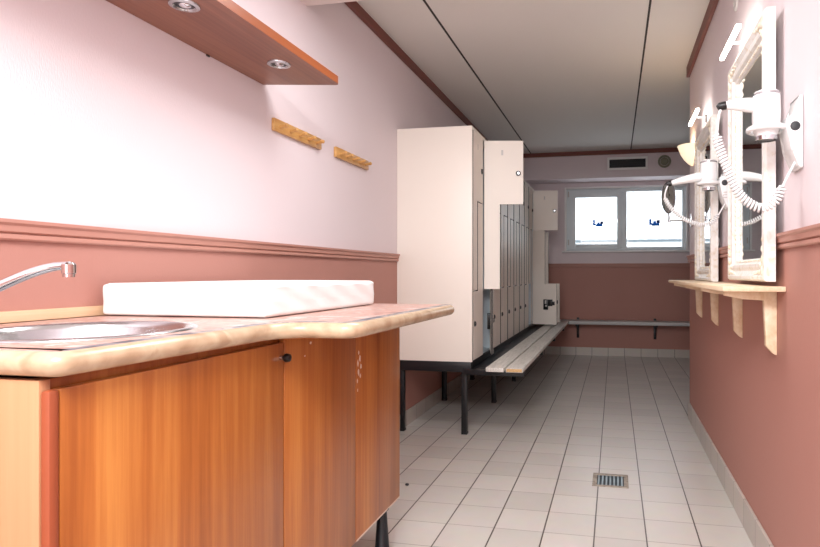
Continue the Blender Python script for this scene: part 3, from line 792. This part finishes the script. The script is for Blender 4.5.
# ------------------------------------------------------------------ hair dryers
def dryer_set(Y, zb, xb, hz, rc, pitch, lead, cordpts, cordend, lab_d, lab_h):
    """body axis at (xb, Y); zb = height of the ring that carries the dryer"""
    h = thing('dryer_holder', lab_h, 'dryer holder', (R_, Y, zb), 'wall holders of the hair dryers')
    bm = NB()
    prism(bm, fillet([(R_ - .0005, zb - .115), (R_ - .012, zb - .115), (R_ - .034, zb - .06), (R_ - .044, zb - .006), (R_ - .046, zb + .026), (R_ - .026, zb + .040), (R_ - .016, zb + .07), (R_ - .012, zb + .09), (R_ - .0005, zb + .09)],
                     [0, .008, .03, .01, .008, .02, .02, .006, 0], 4), 'y', Y - .045, Y + .045, .006)
    pl = obj('wall_plate', bm, M['whiteplastic'], h, angle=40)
    lathe_b = lathe(NB(), [(0, .003), (.007, .003), (.009, .002), (.013, .002), (.0135, 0)], (R_ - .023, Y - .0455, zb + .002), (0, -1, 0), 20)
    obj('button', lathe_b, M['ventdark'], pl)
    bm = NB()
    for k in range(3): box(bm, R_ - .03, R_ - .012, Y - .0462, Y - .0445, zb - .045 - .012 * k, zb - .040 - .012 * k, .0005)
    obj('vent_slot', bm, M['greyplastic'], pl)
    bm = NB(); prism(bm, [(R_ - .03, Y - .02), (xb + .046, Y - .016), (xb + .046, Y + .016), (R_ - .03, Y + .02)], 'z', zb - .004, zb + .022, .003)
    prism(bm, [(R_ - .03, zb + .02), (xb + .047, zb + .018), (R_ - .03, zb + .05)], 'y', Y - .008, Y + .008, .001)
    obj('arm', bm, M['whiteplastic'], h)
    bm = NB(); lathe(bm, [(.043, -.006), (.05, -.008), (.055, -.004), (.055, .004), (.05, .008), (.043, .006), (.0425, 0), (.043, -.006)], (xb, Y, zb + .006), n=32)
    obj('ring', bm, M['whiteplastic'], h, angle=50)
    d = thing('hair_dryer', lab_d, 'hair dryer', (xb, Y, zb - .04), 'hair dryers on the right wall')
    bm = NB()
    lathe(bm, [(.0, .112), (.026, .112), (.034, .108), (.0375, .098), (.039, .06), (.039, .03), (.0365, .0), (.035, -.008), (.030, -.012), (.029, -.03), (.0285, -.032), (.024, -.032), (.022, -.02), (0, -.02)], (xb, Y, zb + .006), n=36)
    body = obj('body', bm, M['whiteplastic'], d, angle=45)
    obj('intake_rim', lathe(NB(), [(.036, .104), (.0385, .102), (.0385, .097), (.037, .096)], (xb, Y, zb + .0065), n=36), M['steel'], body)
    obj('nozzle_band', lathe(NB(), [(.0292, -.020), (.0305, -.021), (.0305, -.033), (.025, -.0335)], (xb, Y, zb + .006), n=36), M['chrome'], body)
    obj('nozzle_opening', lathe(NB(), [(.0255, -.0322), (.012, -.031), (0, -.031)], (xb, Y, zb + .006), n=28), M['blackplastic'], body)
    tip = Vector(cordpts[0])
    p0 = Vector((xb - .012, Y, zb + hz)); p1 = tip + Vector((.008, 0, .003))
    hp = [p0.lerp(p1, i / 18) + Vector((0, 0, .003 * math.sin(i / 18 * PI))) for i in range(19)]
    nn = len(hp)
    hr = [.0195 + .002 * math.sin(i / (nn - 1) * PI) - .0085 * max(0, i / (nn - 1) - .35) / .65 for i in range(nn)]
    bm = NB(); tube(bm, hp, hr, 18)
    hd = obj('handle', bm, M['whiteplastic'], d, angle=60)
    bm = NB(); tube(bm, [tip + Vector((.010, 0, .003)), tip + Vector((-.006, 0, .0)), tip + Vector((-.012, 0, -.004))], [.0125, .0125, .009], 14)
    obj('strain_relief', bm, M['blackplastic'], hd)
    # cord: straight lead, coil, straight tail
    cp = catmull(cordpts, 24)
    seg = [0.0]
    for a, b2 in zip(cp, cp[1:]): seg.append(seg[-1] + (b2 - a).length)
    tot = seg[-1]
    def at(s):
        s = min(max(s, 0), tot)
        for i in range(len(seg) - 1):
            if seg[i + 1] >= s:
                f = (s - seg[i]) / max(1e-9, seg[i + 1] - seg[i]); return cp[i].lerp(cp[i + 1], f), (cp[i + 1] - cp[i]).normalized()
        return cp[-1], (cp[-1] - cp[-2]).normalized()
    pts = []
    s = 0
    while s < lead: pts.append(at(s)[0]); s += .01
    turns = (tot - lead) / pitch; N = int(turns * 14)
    for i in range(N + 1):
        s = lead + (tot - lead) * i / N
        p, d_ = at(s)
        side = Vector((0, 1, 0)); up = d_.cross(side).normalized(); side = up.cross(d_).normalized()
        rk = rc * min(1, i / 14, (N - i) / 14 + .05)
        a = 2 * PI * turns * i / N
        pts.append(p + (side * math.cos(a) + up * math.sin(a)) * rk)
    end = Vector(cordend)
    for f in (.35, .7, 1.0): pts.append(cp[-1].lerp(end, f))
    bm = NB(); tube(bm, pts, .0036, 6)
    obj('cord', bm, M['cord'], d, angle=80)
    return d
dryer_set(1.80, 1.446, .436, .074, .0112, .0098, .085,
          [(.314, 1.80, 1.526), (.304, 1.795, 1.500), (.298, 1.79, 1.435), (.310, 1.79, 1.385), (.330, 1.79, 1.330), (.362, 1.79, 1.261), (.414, 1.79, 1.222), (.456, 1.79, 1.238), (.478, 1.79, 1.285)],
          (.508, 1.775, 1.352),
          'white hair dryer nearest the camera, beside the nearer mirror', 'white wall holder carrying the hair dryer nearest the camera')
dryer_set(2.86, 1.450, .438, .042, .0085, .0105, .07,
          [(.258, 2.86, 1.460), (.246, 2.855, 1.44), (.236, 2.85, 1.400), (.248, 2.85, 1.37), (.272, 2.85, 1.335), (.312, 2.85, 1.298), (.36, 2.85, 1.272), (.41, 2.85, 1.260), (.452, 2.85, 1.272), (.482, 2.85, 1.309)],
          (.508, 2.835, 1.358),
          'white hair dryer farther from the camera, hanging between the two mirrors', 'white wall holder between the two mirrors, carrying the farther hair dryer')

# small grey shaving mirror on an arm
sm = thing('shaving_mirror', 'small round grey magnifying mirror on an arm in front of the window', 'mirror', (R_, 4.13, 1.40))
bm = NB()
tube(bm, [(R_ - .002, 4.13, 1.394), (.375, 4.13, 1.396)], .006, 10); tube(bm, [(.372, 4.13, 1.385), (.372, 4.13, 1.425)], .009, 12)
tube(bm, [(.372, 4.13, 1.42), (.366, 4.13, 1.448)], .005, 10)
obj('arm', bm, M['steel'], sm)
obj('wall_mount', box(NB(), R_ - .012, R_ - .0005, 4.11, 4.15, 1.35, 1.44, .003), M['steel'], sm)
ax = Vector((.95, .32, .06)).normalized()
bm = NB(); lathe(bm, [(0, .010), (.085, .009), (.106, .006), (.112, 0), (.106, -.006), (.1, -.006)], (.366, 4.13, 1.556), ax, 40)
obj('disc', bm, M['greydisc'], sm, angle=50)
bm = NB(); lathe(bm, [(.1, -.0055), (.06, -.0075), (0, -.008)], (.366, 4.13, 1.556), ax, 40)
obj('glass', bm, M['mirror'], sm)

# wall sconce: half bowl open at the top
sc = thing('wall_sconce', 'glowing cream half-bowl wall sconce beyond the farther mirror', 'lamp', (R_, 4.09, 1.77))
prof = [(.012, 0), (.03, .012), (.058, .042), (.08, .078), (.094, .112), (.102, .135), (.098, .135), (.09, .112), (.076, .08), (.055, .046), (.028, .017), (.0, .008)]
bm = NB(); lathe(bm, prof, (R_ - .001, 4.09, 1.765), (0, 0, 1), 24, 0, PI, ref=(0, 1, 0))
obj('shade', bm, M['shade'], sc, angle=50)
bm = NB(); box(bm, R_ - .012, R_ - .0005, 4.05, 4.13, 1.80, 1.885, .003)
obj('back_plate', bm, M['whiteplastic'], sc)
# cable outlet high on the right wall
oc = thing('cable_outlet', 'round grey cable outlet high on the right wall above the mirror', 'outlet', (R_, 2.67, 2.215))
obj('rim', lathe(NB(), [(.012, .002), (.016, .010), (.03, .008), (.034, 0)], (R_, 2.67, 2.215), (-1, 0, 0), 28), M['greyplastic'], oc)
obj('opening', lathe(NB(), [(0, .003), (.0125, .003)], (R_, 2.67, 2.215), (-1, 0, 0), 20), M['blackplastic'], oc)

# pine ledge on brackets below the mirrors
ps = thing('pine_shelf', 'pale pine ledge on four brackets under the mirrors', 'shelf', (R_, 2.86, .75))
obj('board', box(NB(), .337, R_ - .0005, 1.925, 3.80, .9725, .989, .003), M['pine'], ps)
for y in (2.04, 2.555, 3.12, 3.67):
    bm = NB()
    prism(bm, [(R_ - .0005, .972), (R_ - .0005, .76), (R_ - .012, .765), (R_ - .034, .79), (R_ - .042, .972)], 'y', y - .012, y + .012, .002)
    prism(bm, [(R_ - .03, .971), (.36, .971), (.36, .956), (.42, .944), (R_ - .03, .940)], 'y', y - .011, y + .011, .002)
    obj('bracket', bm, M['pine'], ps)

# ------------------------------------------------------------------ light
w = bpy.data.worlds.new('overcast'); bpy.context.scene.world = w; w.use_nodes = True
w.node_tree.nodes['Background'].inputs[0].default_value = (.86, .94, 1.0, 1)
w.node_tree.nodes['Background'].inputs[1].default_value = 2.2

def area(name, loc, rot, sx, sy, power, col):
    l = bpy.data.lights.new(name, 'AREA'); l.shape = 'RECTANGLE'; l.size = sx; l.size_y = sy; l.energy = power; l.color = col
    o = bpy.data.objects.new(name, l); C.objects.link(o); o.location = loc; o.rotation_euler = rot; o['kind'] = 'helper'; return o
def point(name, loc, power, col, r=.03):
    l = bpy.data.lights.new(name, 'POINT'); l.energy = power; l.color = col; l.shadow_soft_size = r
    o = bpy.data.objects.new(name, l); C.objects.link(o); o.location = loc; return o
area('fill_light_entrance', (-.25, -.45, 2.3), (math.radians(14), 0, 0), 1.0, .8, 64, (.955, .985, 1))  # unseen fill light added behind the camera, no lamp fixture there
area('fill_light_beam', (-.5, 1.98, 2.25), (0, 0, 0), .7, .35, 11, (.955, .985, 1))  # fill added under the beam to brighten lockers and walls, no fixture
area('fill_light_rear', (-.4, YF + .05, 1.3), (PI / 2, 0, 0), 1.6, 2.0, 24, (.955, .985, 1))  # added fill before the solid rear wall, no doorway opens here
point('sconce_bulb', (R_ - .045, 4.09, 1.87), 1.0, (1, .82, .6))

# ------------------------------------------------------------------ camera
cam = bpy.data.cameras.new('camera'); co = bpy.data.objects.new('camera', cam); C.objects.link(co)
co.location = (0, 0, 1.03)
TH_ = math.atan((614.5 - 501) / 574)
co.rotation_euler = (PI / 2, 0, TH_)
cam.sensor_width = 36; cam.lens = 574 / 820 * 36
cam.shift_x = (410 - 501) / 820; cam.shift_y = 0
cam.clip_start = .02
bpy.context.scene.camera = co
vs = bpy.context.scene.view_settings
vs.view_transform = 'Standard'; vs.look = 'None'; vs.gamma = 1; vs.use_curve_mapping = False
vs.exposure = 0.44
